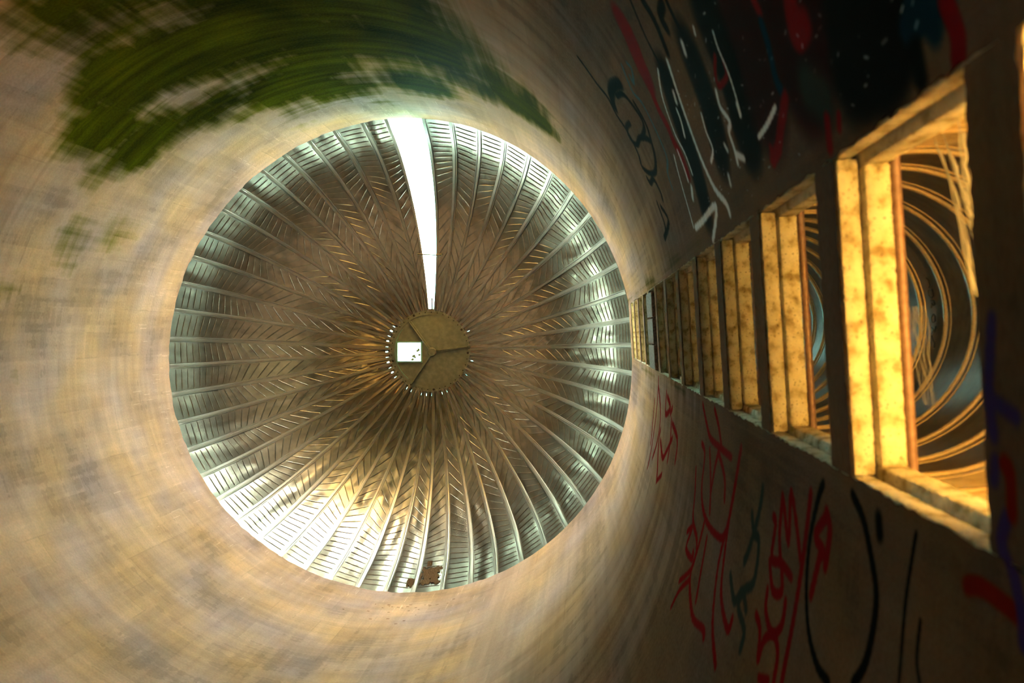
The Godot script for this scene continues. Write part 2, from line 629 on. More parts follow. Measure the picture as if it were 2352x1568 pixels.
func graffiti() -> void:
	stroke("RED", 0.0075, [14, 1972, 44, 1983, 98, 2005, 127, 2003, 149, 2007])
	stroke("RED", 0.0075, [26, 1968, 61, 1883, 98, 1892, 128, 1941])
	stroke("RED", 0.0075, [51, 2063, 87, 2063, 116, 2044])
	stroke("RED", 0.0075, [26, 1770, 54, 1771, 41, 1677, 30, 1747])
	stroke("RED", 0.0075, [39, 1639, 48, 1671])
	stroke("RED", 0.0075, [54, 1646, 77, 1636, 104, 1643])
	stroke("RED", 0.0075, [57, 1624, 68, 1522, 93, 1519])
	stroke("RED", 0.0075, [81, 1851, 101, 1859, 143, 1770])
	stroke("RED", 0.0075, [143, 1770, 128, 1705])
	stroke("RED", 0.0075, [93, 1827, 109, 1740, 96, 1683, 73, 1605])
	stroke("RED", 0.0055, [12, 1214, 27, 1171, 36, 1131, 37, 1047, 37, 969])
	stroke("RED", 0.0055, [10, 1102, 21, 1068, 35, 1041])
	stroke("RED", 0.0055, [47, 1212, 53, 1178, 81, 1181, 97, 1149, 103, 1084, 99, 995, 91, 969])
	stroke("RED", 0.0055, [46, 1135, 71, 1107, 93, 1090])
	stroke("RED", 0.0055, [41, 1061, 57, 1084, 78, 1100])
	stroke("RED", 0.0055, [42, 1060, 55, 1008, 71, 996])
	stroke("RED", 0.0055, [25, 911, 47, 933, 83, 957, 117, 954, 133, 932, 141, 877, 131, 866])
	stroke("RED", 0.0055, [34, 920, 74, 952, 116, 984, 152, 955, 169, 890])
	stroke("RED", 0.0055, [74, 1253, 95, 1237, 117, 1219, 127, 1154, 149, 1152, 174, 1221])
	stroke("RED", 0.0055, [103, 1120, 133, 1140, 153, 1152, 165, 1126, 174, 1062, 167, 994, 170, 976])
	stroke("RED", 0.0055, [199, 1222, 179, 1201, 158, 1146])
	stroke("RED", 0.0055, [133, 1252, 124, 1215, 145, 1233, 144, 1165, 138, 1170])
	stroke("RED", 0.0055, [113, 1086, 140, 1084, 162, 1072])
	stroke("RED", 0.005, [49, 747, 52, 738, 71, 743, 68, 708, 69, 674])
	stroke("RED", 0.005, [34, 718, 54, 722, 68, 711])
	stroke("RED", 0.005, [36, 714, 54, 691, 29, 689, 56, 652])
	stroke("RED", 0.005, [22, 631, 38, 638, 61, 647, 87, 656, 108, 662, 119, 663])
	stroke("RED", 0.005, [74, 749, 86, 728, 81, 699, 69, 707])
	stroke("RED", 0.005, [89, 746, 100, 743, 106, 713, 96, 687, 83, 684])
	stroke("RED", 0.005, [109, 775, 113, 753, 127, 743, 115, 735, 105, 707, 110, 687, 124, 685])
	stroke("RED", 0.005, [134, 729, 128, 701])
	stroke("RED", 0.005, [25, 590, 31, 581, 41, 584, 49, 588])
	stroke("RED", 0.005, [27, 589, 37, 612, 41, 611, 43, 595, 48, 603, 67, 617])
	stroke("SLATE", 0.006, [39, 796, 55, 807, 84, 840, 92, 853])
	stroke("SLATE", 0.006, [60, 838, 69, 823, 71, 798, 95, 801, 107, 836, 120, 850, 126, 809, 138, 810])
	stroke("SLATE", 0.006, [111, 910, 121, 871, 109, 844, 115, 815])
	stroke("BLACK", 0.0042, [14, 599, 22, 611, 43, 629, 65, 630, 82, 615, 91, 586, 91, 559])
	stroke("BLACK", 0.0042, [11, 535, 18, 514, 30, 498, 41, 488, 54, 490, 69, 499, 80, 515])
	stroke("BLACK", 0.006, [14, 488, 19, 486])
	stroke("BLACK", 0.002, [11, 434, 20, 439, 37, 446, 62, 448])
	stroke("BLACK", 0.002, [37, 426, 49, 428, 55, 423])
	stroke("RUST", 0.0045, [17, 378, 15, 367, 15, 351, 16, 334])
	stroke("PURPLE", 0.004, [-20, 346, -15, 348])
	stroke("PURPLE", 0.004, [-7, 339, 0, 345, 6, 339, 15, 332, 22, 330])
	stroke("RUST", 0.004, [-20, 339, -18, 335, -8, 335])
	stroke("PURPLE", 0.004, [-55, 342, -37, 348, -26, 346])
	stroke("PURPLE", 0.004, [-35, 345, -32, 328])
	stroke("NIGHT", 0.035, [-243, 990, -211, 1021, -179, 1021, -148, 1029])
	stroke("NIGHT", 0.035, [-233, 843, -189, 849, -170, 864])
	stroke("NIGHT", 0.04, [-230, 732, -202, 727, -174, 731, -161, 737])
	stroke("MAROON", 0.05, [-212, 644, -186, 637, -166, 658])
	stroke("MAROON", 0.05, [-185, 544, -172, 545, -159, 547])
	stroke("NIGHT", 0.03, [-163, 463, -149, 457, -141, 476])
	stroke("NIGHT", 0.03, [-150, 413, -141, 422, -138, 447])
	stroke("SLATE", 0.02, [-151, 552, -142, 530])
	stroke("BLACK", 0.006, [-377, 1468, -344, 1472, -321, 1456, -302, 1471, -277, 1454, -251, 1459, -240, 1480, -225, 1425, -218, 1354, -228, 1297, -240, 1285, -256, 1363, -258, 1427, -272, 1463, -281, 1444, -277, 1388])
	stroke("BLACK", 0.006, [-306, 1376, -296, 1315, -277, 1286, -260, 1272, -253, 1290, -253, 1347])
	stroke("BLACK", 0.006, [-277, 1266, -254, 1257, -241, 1272, -224, 1308])
	stroke("BLACK", 0.006, [-226, 1478, -218, 1461, -216, 1407, -198, 1385, -192, 1391])
	stroke("BLACK", 0.006, [-196, 1468, -185, 1466, -173, 1461, -163, 1476, -160, 1520, -169, 1400, -189, 1439])
	stroke("BLACK", 0.012, [-303, 1290, -314, 1356, -315, 1418, -307, 1450])
	stroke("TEAL", 0.004, [-304, 1207, -294, 1224, -281, 1234, -266, 1210, -242, 1203, -227, 1200, -210, 1203, -202, 1245, -187, 1250])
	stroke("TEAL", 0.004, [-297, 1169, -289, 1161, -283, 1197, -290, 1195])
	stroke("BLACK", 0.004, [-304, 971, -279, 994, -254, 993])
	stroke("BLACK", 0.008, [-290, 925, -273, 920, -251, 932])
	stroke("BLACK", 0.008, [-268, 857, -267, 888, -257, 887])
	stroke("BLACK", 0.005, [-266, 839, -254, 841, -239, 837])
	stroke("RED", 0.026, [-311, 1065, -297, 1072, -282, 1091, -267, 1097])
	stroke("RED", 0.011, [-267, 1097, -245, 1117, -225, 1106, -210, 1104, -194, 1086, -181, 1084])
	stroke("RED", 0.004, [-209, 757, -203, 778, -196, 782, -194, 744, -201, 738])
	stroke("RED", 0.006, [-203, 606, -195, 602])
	stroke("SILVER", 0.0031, [-256, 1014, -245, 1054, -231, 1071, -212, 1076, -195, 1059, -177, 1054])  # silver spray lines, gloss highlights of the black paint painted in with them
	stroke("SILVER", 0.005425, [-248, 950, -228, 967, -206, 975, -180, 971, -154, 944, -138, 900, -130, 893])
	stroke("SILVER", 0.0031, [-204, 1140, -192, 1153, -171, 1161, -143, 1159])
	stroke("SILVER", 0.003875, [-203, 1102, -187, 1098, -177, 1099])
	stroke("SILVER", 0.0062, [-231, 988, -226, 994])
	stroke("SILVER", 0.003875, [-222, 1008, -213, 1010, -203, 1022])
	stroke("SILVER", 0.0062, [-170, 1088, -163, 1103])
	stroke("SILVER", 0.0062, [-239, 854, -234, 859])
	stroke("SILVER", 0.0031, [-234, 790, -231, 794])
	stroke("SILVER", 0.002325, [-218, 735, -209, 739, -194, 735, -178, 737, -171, 742])
	stroke("SILVER", 0.003875, [-196, 798, -187, 803, -175, 785, -171, 800, -161, 798, -152, 800])
	stroke("SILVER", 0.0031, [-198, 892, -187, 898, -174, 893, -169, 921])
	stroke("SILVER", 0.00465, [-151, 854, -146, 855])
	stroke("SILVER", 0.005425, [-141, 1144, -141, 1076, -142, 960, -122, 1031])
	stroke("SILVER", 0.00465, [-177, 740, -172, 740])
	stroke("SILVER", 0.003875, [-168, 833, -164, 828])
	stroke("SILVER", 0.00465, [-157, 796, -151, 771])
	stroke("SILVER", 0.0031, [-157, 633, -154, 668, -153, 702])
	stroke("BLUE", 0.006, [-191, 606, -181, 607, -167, 613, -159, 607])
	stroke("RED", 0.007, [-156, 603, -147, 634, -140, 655, -138, 678])
	stroke("RED", 0.012, [-183, 538, -172, 545, -171, 526])
	stroke("BLUE", 0.009, [-144, 387, -140, 383, -139, 398])
	stroke("BLUE", 0.008, [-139, 379, -132, 373])
	stroke("BLUE", 0.012, [-138, 360, -139, 379])
	stroke("RED", 0.006, [-137, 359, -132, 356, -126, 355, -121, 359])
	stroke("BLACK", 0.008, [-131, 394, -124, 395])
	stroke("RED", 0.006, [-134, 531, -124, 537])
	stroke("RED", 0.004, [-132, 509, -128, 513])
	stroke("RED", 0.005, [-143, 674, -136, 675])
	stroke("RED", 0.005, [-146, 640, -139, 650])
	for k in 170:                         # silver spatter, with the glimmer of the black paint painted in
		var a := int(rng.randf_range(-235, -130))
		var h := int(rng.randf_range(380, 1000))
		stroke("SILVER", rng.randf_range(0.0005, 0.0012), [a, h, a + rng.randi_range(-1, 1), h + rng.randi_range(1, 6)], rng.randf_range(0.15, 0.6))


# ---------------------------------------------------------------- the silo's shell
func shell() -> void:
	var mb := MB.new()
	var p := PackedVector3Array()
	var uv := PackedVector2Array()
	var nu := 200
	var nv := 40
	for y in nv:
		var h := lerpf(FLOOR, 1.0, y / 7.0) if y < 8 else lerpf(1.0, H1, (y - 7) / float(nv - 8))
		for x in nu:
			var a := deg_to_rad(60.0 + 240.0 * x / (nu - 1))
			p.append(P(rho(a), a, h))
			uv.append(Vector2(x / float(nu - 1), left_v(h)))
	mb.grid(p, nu, nv, Vector3(0, 5, 0), uv)
	var out := MB.new()
	p = PackedVector3Array()
	for y in 2:
		for x in nu:
			var a := deg_to_rad(60.0 + 240.0 * x / (nu - 1))
			p.append(P(rho(a) + 0.034, a, [FLOOR - 0.5, H1][y]))
	out.grid(p, nu, 2, Vector3(0, 5, 0), PackedVector2Array(), true)
	rim_top(out, 60.0, 300.0)
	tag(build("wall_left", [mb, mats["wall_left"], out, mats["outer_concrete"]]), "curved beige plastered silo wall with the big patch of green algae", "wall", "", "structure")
	# the side with the openings
	mb = MB.new()
	out = MB.new()
	for side in 2:
		p = PackedVector3Array()
		uv = PackedVector2Array()
		nu = 46
		nv = 420
		var edge: float = [slot_a, slot_b][side]
		var e3 := F(D0, [-HW, HW][side], 0.0)
		var fix := Vector2(e3.x, e3.z).length() / R - rho(edge)
		for y in nv:
			var h := lerpf(FLOOR, H1, y / float(nv - 1))
			for x in nu:
				var f := x / float(nu - 1)
				var u := 0.46 * (1.0 - f) if side == 0 else 0.54 + 0.46 * f
				var a := right_a(u)
				var r := rho(a) + fix * exp(-absf(a - edge) / 0.22)
				if x == 0 and h < TOPS[13]:
					var crumb := absf(noise.get_noise_2d(h * 120.0, side * 50.0)) * 0.004 + maxf(0.0, noise.get_noise_2d(h * 30.0, side * 90.0 + 7.0)) * 0.004
					a += crumb * (1.0 if side == 1 else -1.0)
				p.append(P(r, a, h))
				uv.append(Vector2(u, right_v(h)))
		mb.grid(p, nu, nv, Vector3(0, 5, 0), uv)
		p = PackedVector3Array()
		for y in 2:
			for x in 30:
				var a := lerpf(edge, deg_to_rad([-60.0, 60.0][side]), x / 29.0)
				p.append(P(rho(a) + fix * exp(-absf(a - edge) / 0.22) + 0.034, a, [FLOOR - 0.5, H1][y]))
		out.grid(p, 30, 2, Vector3(0, 5, 0), PackedVector2Array(), true)
	rim_top(out, -60.0, 60.0)
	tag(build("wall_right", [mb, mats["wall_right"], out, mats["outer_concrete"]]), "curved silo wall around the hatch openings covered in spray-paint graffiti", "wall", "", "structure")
	# floor and the ground outside
	mb = MB.new()
	mb.tube([Vector3(0, -1.3, 0), Vector3(0, -0.6, 0), Vector3(0, 0, 0)], [R * 1.02], 64)
	tag(build("floor", [mb, mats["floor_dirt"]]), "dirt-covered round silo floor below the camera", "floor", "", "structure")
	mb = MB.new()
	p = PackedVector3Array()
	for y in 14:
		for x in 65:
			var rr := R * 1.03 * pow(1.35, y)
			p.append(Vector3(rr * cos(TAU * x / 64.0), -1.25 - 0.004 * rr, rr * sin(TAU * x / 64.0)))
	mb.grid(p, 65, 14, Vector3(0, 50, 0))
	tag(build("ground", [mb, mats["ground_leaves"]]), "ground outside the silo under golden fallen leaves", "ground", "", "structure")


func rim_top(out: MB, a0: float, a1: float) -> void:
	var p := PackedVector3Array()
	for y in 2:
		for x in 121:
			var a := deg_to_rad(lerpf(a0, a1, x / 120.0))
			p.append(P(rho(a) + [0.0, 0.034][y], a, H1))
	out.grid(p, 121, 2, Vector3(0, 50, 0))


# ---------------------------------------------------------------- hatch openings, ladder rungs, chute
func openings() -> void:
	var ex := (F(1, 0, 0) - F(0, 0, 0)).normalized()      # outwards
	var ey := (F(0, 1, 0) - F(0, 0, 0)).normalized()      # along the wall
	var up := Vector3.UP
	var cm: Material = mats["frame_concrete"]
	var prior: float = FLOOR
	var words := ["lowest", "second from the floor", "nearest the camera", "second above the camera", "third above the camera",
		"fourth above the camera", "fifth above the camera", "sixth above the camera", "seventh above the camera", "behind the wooden board",
		"fourth below the roof", "third below the roof", "second below the roof", "topmost, at the roof rim"]
	for k in TOPS.size():
		var top: float = TOPS[k]
		var low: float = FLOOR if k == 0 else prior + BAR
		var over: float = H1 if k == TOPS.size() - 1 else top + BAR
		var w := base("window", F(D0, 0, top))
		w.name = "window_%d" % (k + 1)
		tag(w, "rebated concrete hatch opening, " + words[k], "opening", "", "structure")
		var cell := (0.0048 if k > 0 and k < 4 else 0.01 if k < 6 else 0.03)
		var amp := 0.0016
		# lintel: the inner zone, then the lower outer zone
		var mb := MB.new()
		var mid := (top + over) * 0.5
		rough(mb, F(D0 + T1 * 0.5, 0, mid), ex * T1 * 0.5 * R, ey * HW * R, up * (over - top) * 0.5 * R, cell, amp, 0.0048)
		build("lintel", [mb, cm], w)
		# the lintel's face towards the silo carries the wall's own plaster and paint
		mb = MB.new()
		var p := PackedVector3Array()
		var uv := PackedVector2Array()
		for y in 9:
			for x in 40:
				var l := lerpf(-HW, HW, x / 39.0)
				var hh := lerpf(top + 0.001, over - 0.001, y / 8.0)
				if y == 0 or y == 8:
					hh += (1.0 if y == 0 else -1.0) * absf(noise.get_noise_3d(l * 120.0, hh * 40.0, 4.0)) * 0.006
				p.append(F(D0 - 0.0012, l, hh))
				uv.append(Vector2(0.46 + 0.08 * x / 39.0, right_v(hh)))
		mb.grid(p, 40, 9, Vector3(0, 5, 0), uv)
		build("plaster", [mb, mats["wall_right"]], w)
		mb = MB.new()
		var e := 0.007
		var o_top := top - e
		var o_over: float = over + e if k < TOPS.size() - 1 else H1
		rough(mb, F(D0 + T1 + T2 * 0.5, 0, (o_top + o_over) * 0.5), ex * T2 * 0.5 * R, ey * (HW - 0.006) * R, up * (o_over - o_top) * 0.5 * R, cell, amp, 0.0048)
		build("rebate", [mb, cm], w)
		# side jambs of both zones
		for sg in [-1.0, 1.0]:
			mb = MB.new()
			var l0 := low - (BAR * 0.5 if k > 0 else 0.0)
			var l1 := over - (BAR * 0.5 if k < TOPS.size() - 1 else 0.0)
			rough(mb, F(D0 + T1 * 0.5, sg * (HW + 0.016), (l0 + l1) * 0.5), ex * (T1 * 0.5 - 0.0008) * R, ey * 0.016 * R, up * (l1 - l0) * 0.5 * R, cell, amp, 0.005)
			rough(mb, F(D0 + T1 + T2 * 0.5, sg * (HW + 0.0125), (l0 + l1) * 0.5), ex * T2 * 0.5 * R, ey * 0.0195 * R, up * (l1 - l0) * 0.5 * R, cell, amp, 0.0048)
			build("jamb", [mb, cm], w)
		# the ladder rung across the outside of the frame
		var rd := MB.new()
		var path := []
		for c in 9:
			path.append(F(D0 + T1 + T2 + 0.0045, lerpf(-0.11, 0.11, c / 8.0), top - 0.0005))
		rd.tube(path, [0.0034 * R], 12)
		var rung := base("ladder_rung", F(D0 + T1 + T2 + 0.0045, 0, top))
		build("rod", [rd, mats["rusty_rod"]], rung)
		for sg in [-1.0, 1.0]:
			var br := MB.new()
			br.box(Transform3D(Basis(ex, up, ey), F(D0 + T1 + T2 + 0.0022, sg * 0.1085, top)), Vector3(0.012, 0.05, 0.022), 0.002)
			build("end_plate", [br, mats["dark_iron"]], rung)
		tag(rung, "rusty steel ladder rung behind the concrete opening " + words[k], "ladder rung", "ladder rungs in the hatch openings")
		prior = top
	# a weathered board blocks the tenth opening
	var bd := base("wooden_board", F(D0 - 0.004, 0.0, 2.05))
	for m in 3:
		var mb := MB.new()
		var l := [-0.064, 0.004, 0.071][m] as float
		mb.box(Transform3D(Basis(ex, up, ey), F(D0 - 0.0052, l, 2.035 + 0.004 * m)), Vector3(0.022, 0.17 * R, [0.064, 0.066, 0.062][m] * R), 0.004)
		build("plank", [mb, mats["old_wood"]], bd)
	for m in 2:
		var mb := MB.new()
		mb.box(Transform3D(Basis(ex, up, ey), F(D0 + 0.001, 0.0, [1.985, 2.09][m])), Vector3(0.02, 0.07, 0.19 * R), 0.003)
		build("batten", [mb, mats["old_wood"]], bd)
	tag(bd, "weathered grey wooden board closing a high hatch opening", "board")


func chute_path(h: float, inset := 0.0) -> Array:
	var q := []
	var rc := RC - inset
	q.append(F(D0 + T1 + T2 + 0.001, -rc, h))
	for k in 33:
		var g := -PI / 2 + PI * k / 32.0
		q.append(F(CO + rc * cos(g), rc * sin(g), h))
	q.append(F(D0 + T1 + T2 + 0.001, rc, h))
	return q


func chute() -> void:
	var ch := base("silo_chute", F(CO, 0, FLOOR))
	var n := 13
	for k in n:
		var mb := MB.new()
		var p := PackedVector3Array()
		var mask := PackedByteArray()
		for y in 12:                      # unseen holes added in the flank and far side to let daylight in
			var hm := lerpf(CHUTE_LOW, H1 - 0.02, (k + y / 12.0) / n)
			for x in 34:
				mask.append(0 if x < 6 and hm > 0.06 and hm < 0.28 or x > 9 and x < 25 and hm < 0.16 else 1)
		for y in 13:
			var f := y / 12.0
			var h := lerpf(CHUTE_LOW, H1 - 0.02, (k + f) / n) - (0.004 if y == 0 else 0.0)
			for c in chute_path(h, -0.0014 if y == 0 else 0.0):
				p.append(c)
		mb.grid(p, 35, 13, F(CO, 0, lerpf(CHUTE_LOW, H1, (k + 0.5) / n)), PackedVector2Array(), false, mask)
		build("sheet", [mb, mats["chute_sheet" if k > 2 else "chute_sheet_bounce"]], ch)
	var h := 0.525 - 0.0565 * 6
	while h < H1 - 0.05:
		if h > CHUTE_LOW + 0.01:
			var mb := MB.new()
			mb.tube(chute_path(h, 0.001), [0.0025 * R], 8, false)
			mb.tube(chute_path(h - 0.0085, 0.0), [0.0012 * R], 6, false)
			build("ring", [mb, mats["chute_ring"]], ch)
		h += 0.0565
	tag(ch, "half-round sheet-metal chute with golden rings behind the hatch openings", "chute")
	# scrawl in marker on the chute's far side
	var ink := MB.new()
	var s := [[[0, 0], [2, -2], [6, -2], [8, 1]], [[10, -3], [10, 3], [14, 4], [17, 1], [15, -3], [10, -3]], [[19, 3], [19, -2], [22, -3], [23, 0], [21, 2], [25, 4]],
		[[32, -2], [30, 1], [33, 4], [37, 2], [36, -2], [32, -2]], [[40, -3], [45, -2]], [[41, 4], [43, 0], [47, 3]], [[48, 2], [52, -2], [54, -5], [58, -6]]]
	for line in s:
		var path := []
		for q in line:
			var l: float = -0.036 + q[0] * 0.00125
			var g := asin(l / RC)
			path.append(F(CO + (RC - 0.0012) * cos(g), l, 0.834 + q[1] * 0.0014))
		ink.tube(path, [0.0007 * R], 5)
	build("scrawl", [ink, mats["ink"]], ch)


# ---------------------------------------------------------------- the roof
func seams() -> PackedFloat32Array:      # angles of the 52 standing seams
	var known := [-92.2, -83.0, -76.05, -69.09, 6, -21.67, -15.12, -8.45, -2.41, 1, 11.05, 17.88, 24.3, 1, 37.68, 44.57, 51.09, 58.06, 1, 71.53, 78.61, 85.85, 92.52,
		99.53, 106.62, 113.57, 120.32, 2, 141.36, 148.39, 155.57, 1, 169.92, 176.86, 183.73, 191.0, 9, 261.8]
	var q := PackedFloat32Array()
	var k := 0
	while k < known.size():
		if known[k] is int:
			var a: float = q[q.size() - 1]
			var b: float = known[k + 1]
			for m in known[k]:
				q.append(lerpf(a, b, (m + 1.0) / (known[k] + 1.0)))
		else:
			q.append(known[k])
		k += 1
	return q


func table(x: float, xs: Array, ys: Array) -> float:
	for k in xs.size() - 1:
		if x >= xs[k + 1]:
			return lerpf(ys[k], ys[k + 1], clampf((x - xs[k]) / (xs[k + 1] - xs[k]), 0.0, 1.0))
	return ys[ys.size() - 1]


func roof() -> void:
	var roof_ := base("ceiling", Vector3(0, H1 * R + HC, 0))
	tag(roof_, "dome roof of ribbed galvanised sheet-metal gores with one gore missing", "roof", "", "structure")
	var q := seams()
	var n := q.size()
	var dent := FastNoiseLite.new()
	dent.seed = 4
	dent.frequency = 1.0
	dent.fractal_octaves = 3
	var mid := Vector3(0, H1 * R + HC, 0)
	for k in n:
		if k == 0:
			continue                      # the missing gore, between the first two seams
		var a0 := deg_to_rad(q[k])
		var a1 := deg_to_rad(q[(k + 1) % n] + (360.0 if k == n - 1 else 0.0))
		var mb := MB.new()
		var nu := 9
		var nv := 170
		var end := 0.203
		var tilt := rng.randf_range(-1.0, 1.0)
		var buckle := rng.randf_range(0.4, 1.3)
		var way := 1.0 if k % 2 else -1.0
		var rows := []                    # where the pressed beads cross the middle of the gore
		var leans := []
		var r2 := 0.991
		while r2 > 0.4:
			rows.append(r2)
			leans.append(table(r2, [1.0, 0.94, 0.88, 0.83, 0.78, 0.7, 0.63, 0.5, 0.38], [0.04, 0.14, 0.34, 0.62, 0.9, 1.25, 1.55, 2.1, 2.7]) * r2 * (a1 - a0) * 0.36 * sqrt((1.1025 - r2 * r2) / 1.1025))
			r2 -= table(r2, [1.0, 0.87, 0.8, 0.7, 0.63], [0.030, 0.036, 0.046, 0.057, 0.068]) * sqrt((1.1025 - r2 * r2) / 1.1025)
		var bow := []
		for m in rows.size():
			bow.append(rng.randf_range(-0.0005, 0.0010))
		var surf := func(u: float, r: float) -> Vector3:
			var c := D(a0, r).lerp(D(a1, r), u)
			var s := sin(u * PI)
			var d := dent.get_noise_3d(u * 1.6 + k * 13.0, r * 7.0, 0.0) * 0.010 * buckle + dent.get_noise_3d(u * 2.0 + k * 13.0, r * 13.0, 5.0) * 0.0020
			d = d * s + 0.004 * s * tilt
			var f := clampf((u - 0.14) / 0.72, 0.0, 1.0) - 0.5
			for m in rows.size() - 1:      # each strip between two beads bellies a little
				var hi: float = rows[m] + way * leans[m] * f * 2.0
				var lo: float = rows[m + 1] + way * leans[m + 1] * f * 2.0
				if r <= hi and r > lo:
					d += bow[m] * sin(PI * (r - lo) / (hi - lo)) * minf(1.0, s * 2.0)
					break
			return c + (P(0, 0, H1 - 0.32) - c).normalized() * d
		var p := PackedVector3Array()
		for y in nv:
			var r := lerpf(1.003, end, pow(y / float(nv - 1), 1.15))
			for x in nu:
				p.append(surf.call(x / float(nu - 1), r))
		# small gaps where some gores stop short of the cap
		var mask := PackedByteArray()
		mask.resize((nu - 1) * (nv - 1))
		mask.fill(1)
		var c0 := wrapf(rad_to_deg((a0 + a1) * 0.5), -180, 180)
		var gap := 0
		if absf(c0) > 143.0: gap = 1 + (k % 2)
		elif c0 > 62.0 and c0 < 128.0 and k % 4 != 1: gap = 1
		elif absf(c0) < 40.0 and k % 3 == 0: gap = 1
		for x in gap:
			for gy in range(nv - 6, nv - 4):
				mask[gy * (nu - 1) + x + 1] = 0
		mb.grid(p, nu, nv, mid, PackedVector2Array(), false, mask)
		var lap := PackedVector3Array()     # lapped over the top of the wall
		for x in nu:
			lap.append(p[x])
		for x in nu:
			lap.append(P(1.0, a0, H1).lerp(P(1.0, a1, H1), x / float(nu - 1)) * Vector3(1.018, 1.0, 1.018) - Vector3(0, 0.012, 0))
		mb.grid(lap, nu, 2, mid)
		# pressed stiffening beads, slanting the other way on every second gore
		for b in rows.size():
			var path := []
			for m in 7:
				var f := m / 6.0
				var r3: float = rows[b] + way * leans[b] * (f - 0.5) * 2.0
				if r3 < 1.0:
					path.append(surf.call(lerpf(0.14, 0.86, f), maxf(r3, 0.23)))
			if path.size() > 2:
				var rad := []
				for m in path.size():
					rad.append(0.0072 if m > 0 and m < path.size() - 1 else 0.0045)
				mb.tube(path, rad, 6)
				for ends in [path[0], path[path.size() - 1]]:
					mb.tube([ends - Vector3(0, 0.004, 0), ends - Vector3(0, 0.009, 0)], [0.006, 0.002], 5)
		build("roof_panel", [mb, mats["galvanised"]], roof_)
	for k in n:
		var a := deg_to_rad(q[k])
		var mb := MB.new()
		var kind := k % 2
		var prof: Array
		if k < 2:
			prof = [[-0.022, 0.0], [-0.02, 0.016], [0.02, 0.016], [0.022, 0.0], [0.022, -0.02]]
		elif kind == 0:
			prof = [[-0.034, 0.0], [-0.032, 0.013], [-0.004, 0.015], [0.006, 0.015], [0.009, 0.003], [0.015, 0.003], [0.018, 0.011], [0.026, 0.011], [0.028, 0.0]]
		else:
			prof = [[-0.028, 0.0], [-0.026, 0.012], [-0.019, 0.012], [-0.016, 0.004], [-0.008, 0.005], [-0.004, 0.016], [0.024, 0.016], [0.028, 0.0]]
		for f in prof.size() - 1:
			var p := PackedVector3Array()
			for y in 40:
				var r := lerpf(1.002, 0.2, y / 39.0)
				var s := lerpf(0.5, 0.92, r)
				var c := D(a, r)
				var inw := (P(0, 0, H1 - 0.32) - c).normalized()
				var side := Vector3(-sin(a), 0, -cos(a))
				for e in 2:
					p.append(c + side * prof[f + e][0] * s + inw * (prof[f + e][1] * s * 1.3 * smoothstep(1.004, 0.975, r) + 0.002))
			mb.grid(p, 2, 40, mid)
		build("seam_rib", [mb, mats["seam"]], roof_)
	# the cap
	var cap := base("roof_cap", A(0, 0, H2))
	var plate := MB.new()
	var ring := PackedVector2Array()
	for k in 64:
		ring.append(Vector2(cos(TAU * k / 64.0), sin(TAU * k / 64.0)) * 0.2)
	var hx := [-0.1655, -0.046]
	var hy := [-0.041, 0.0515]
	for cut in [[-1.0, hx[0], -1.0, 1.0], [hx[1], 1.0, -1.0, 1.0], [hx[0], hx[1], -1.0, hy[0]], [hx[0], hx[1], hy[1], 1.0]]:
		var rect := PackedVector2Array([Vector2(cut[0], cut[2]), Vector2(cut[1], cut[2]), Vector2(cut[1], cut[3]), Vector2(cut[0], cut[3])])
		for poly in Geometry2D.intersect_polygons(ring, rect):
			for z in [0.0, 0.004]:
				var pts := []
				for c in poly:
					pts.append(A(c.x, c.y, H2 + z))
				if ((pts[1] - pts[0]).cross(pts[2] - pts[0]).y > 0.0) == (z == 0.0):
					pts.reverse()
				plate.face(pts)
	build("plate", [plate, mats["cap"]], cap)
	var fl := MB.new()
	for c in [[0.186, 0.0, 0.209, -0.001], [0.186, -0.004, 0.209, -0.005], [0.186, 0.0, 0.186, -0.004], [0.209, -0.001, 0.209, -0.005]]:
		var p := PackedVector3Array()
		for x in 97:
			for y in 2:
				var g := TAU * x / 96.0
				p.append(A(c[y * 2] * cos(g), c[y * 2] * sin(g), H2 + c[y * 2 + 1]))
		fl.grid(p, 2, 97, mid)
	build("flange", [fl, mats["cap"]], cap)
	var bolts := MB.new()
	for k in 40:
		var g := TAU * (k + 0.3) / 40.0
		bolts.tube([A(0.198 * cos(g), 0.198 * sin(g), H2 - 0.0045), A(0.198 * cos(g), 0.198 * sin(g), H2 - 0.0085)], [0.0085 if k % 9 else 0.017], 6)
	build("bolts", [bolts, mats["dark_iron"]], cap).set_meta("kind", "stuff")
	for g in [-126.0, 124.0, -7.0]:
		var sp := MB.new()
		var d := Vector3(cos(deg_to_rad(g)), 0, -sin(deg_to_rad(g)))
		var mid2 := A(0.012, 0.005, H2 - 0.004) + d * (0.1 if g < 0.0 or g > 90.0 else 0.093) * R
		var side := d.cross(Vector3.UP)
		sp.box(Transform3D(Basis(d, Vector3.UP, side), mid2), Vector3(0.195 * R, 0.014, 0.03), 0.003)
		sp.box(Transform3D(Basis(d, Vector3.UP, side), mid2 + Vector3(0, -0.012, 0) + side * 0.014), Vector3(0.195 * R, 0.03, 0.005), 0.001)
		build("spoke", [sp, mats["cap"]], cap)
	var hub := MB.new()
	hub.tube([A(0.012, 0.005, H2 - 0.001), A(0.012, 0.005, H2 - 0.011), A(0.012, 0.005, H2 - 0.013)], [0.06, 0.06, 0.05], 20)
	hub.tube([A(0.012, 0.005, H2 - 0.012), A(0.012, 0.005, H2 - 0.02)], [0.014], 6)
	build("hub", [hub, mats["cap"]], cap)
	var hatch := MB.new()
	var cx: float = (hx[0] + hx[1]) * 0.5
	var cy: float = (hy[0] + hy[1]) * 0.5
	var wx: float = hx[1] - hx[0]
	var wy: float = hy[1] - hy[0]
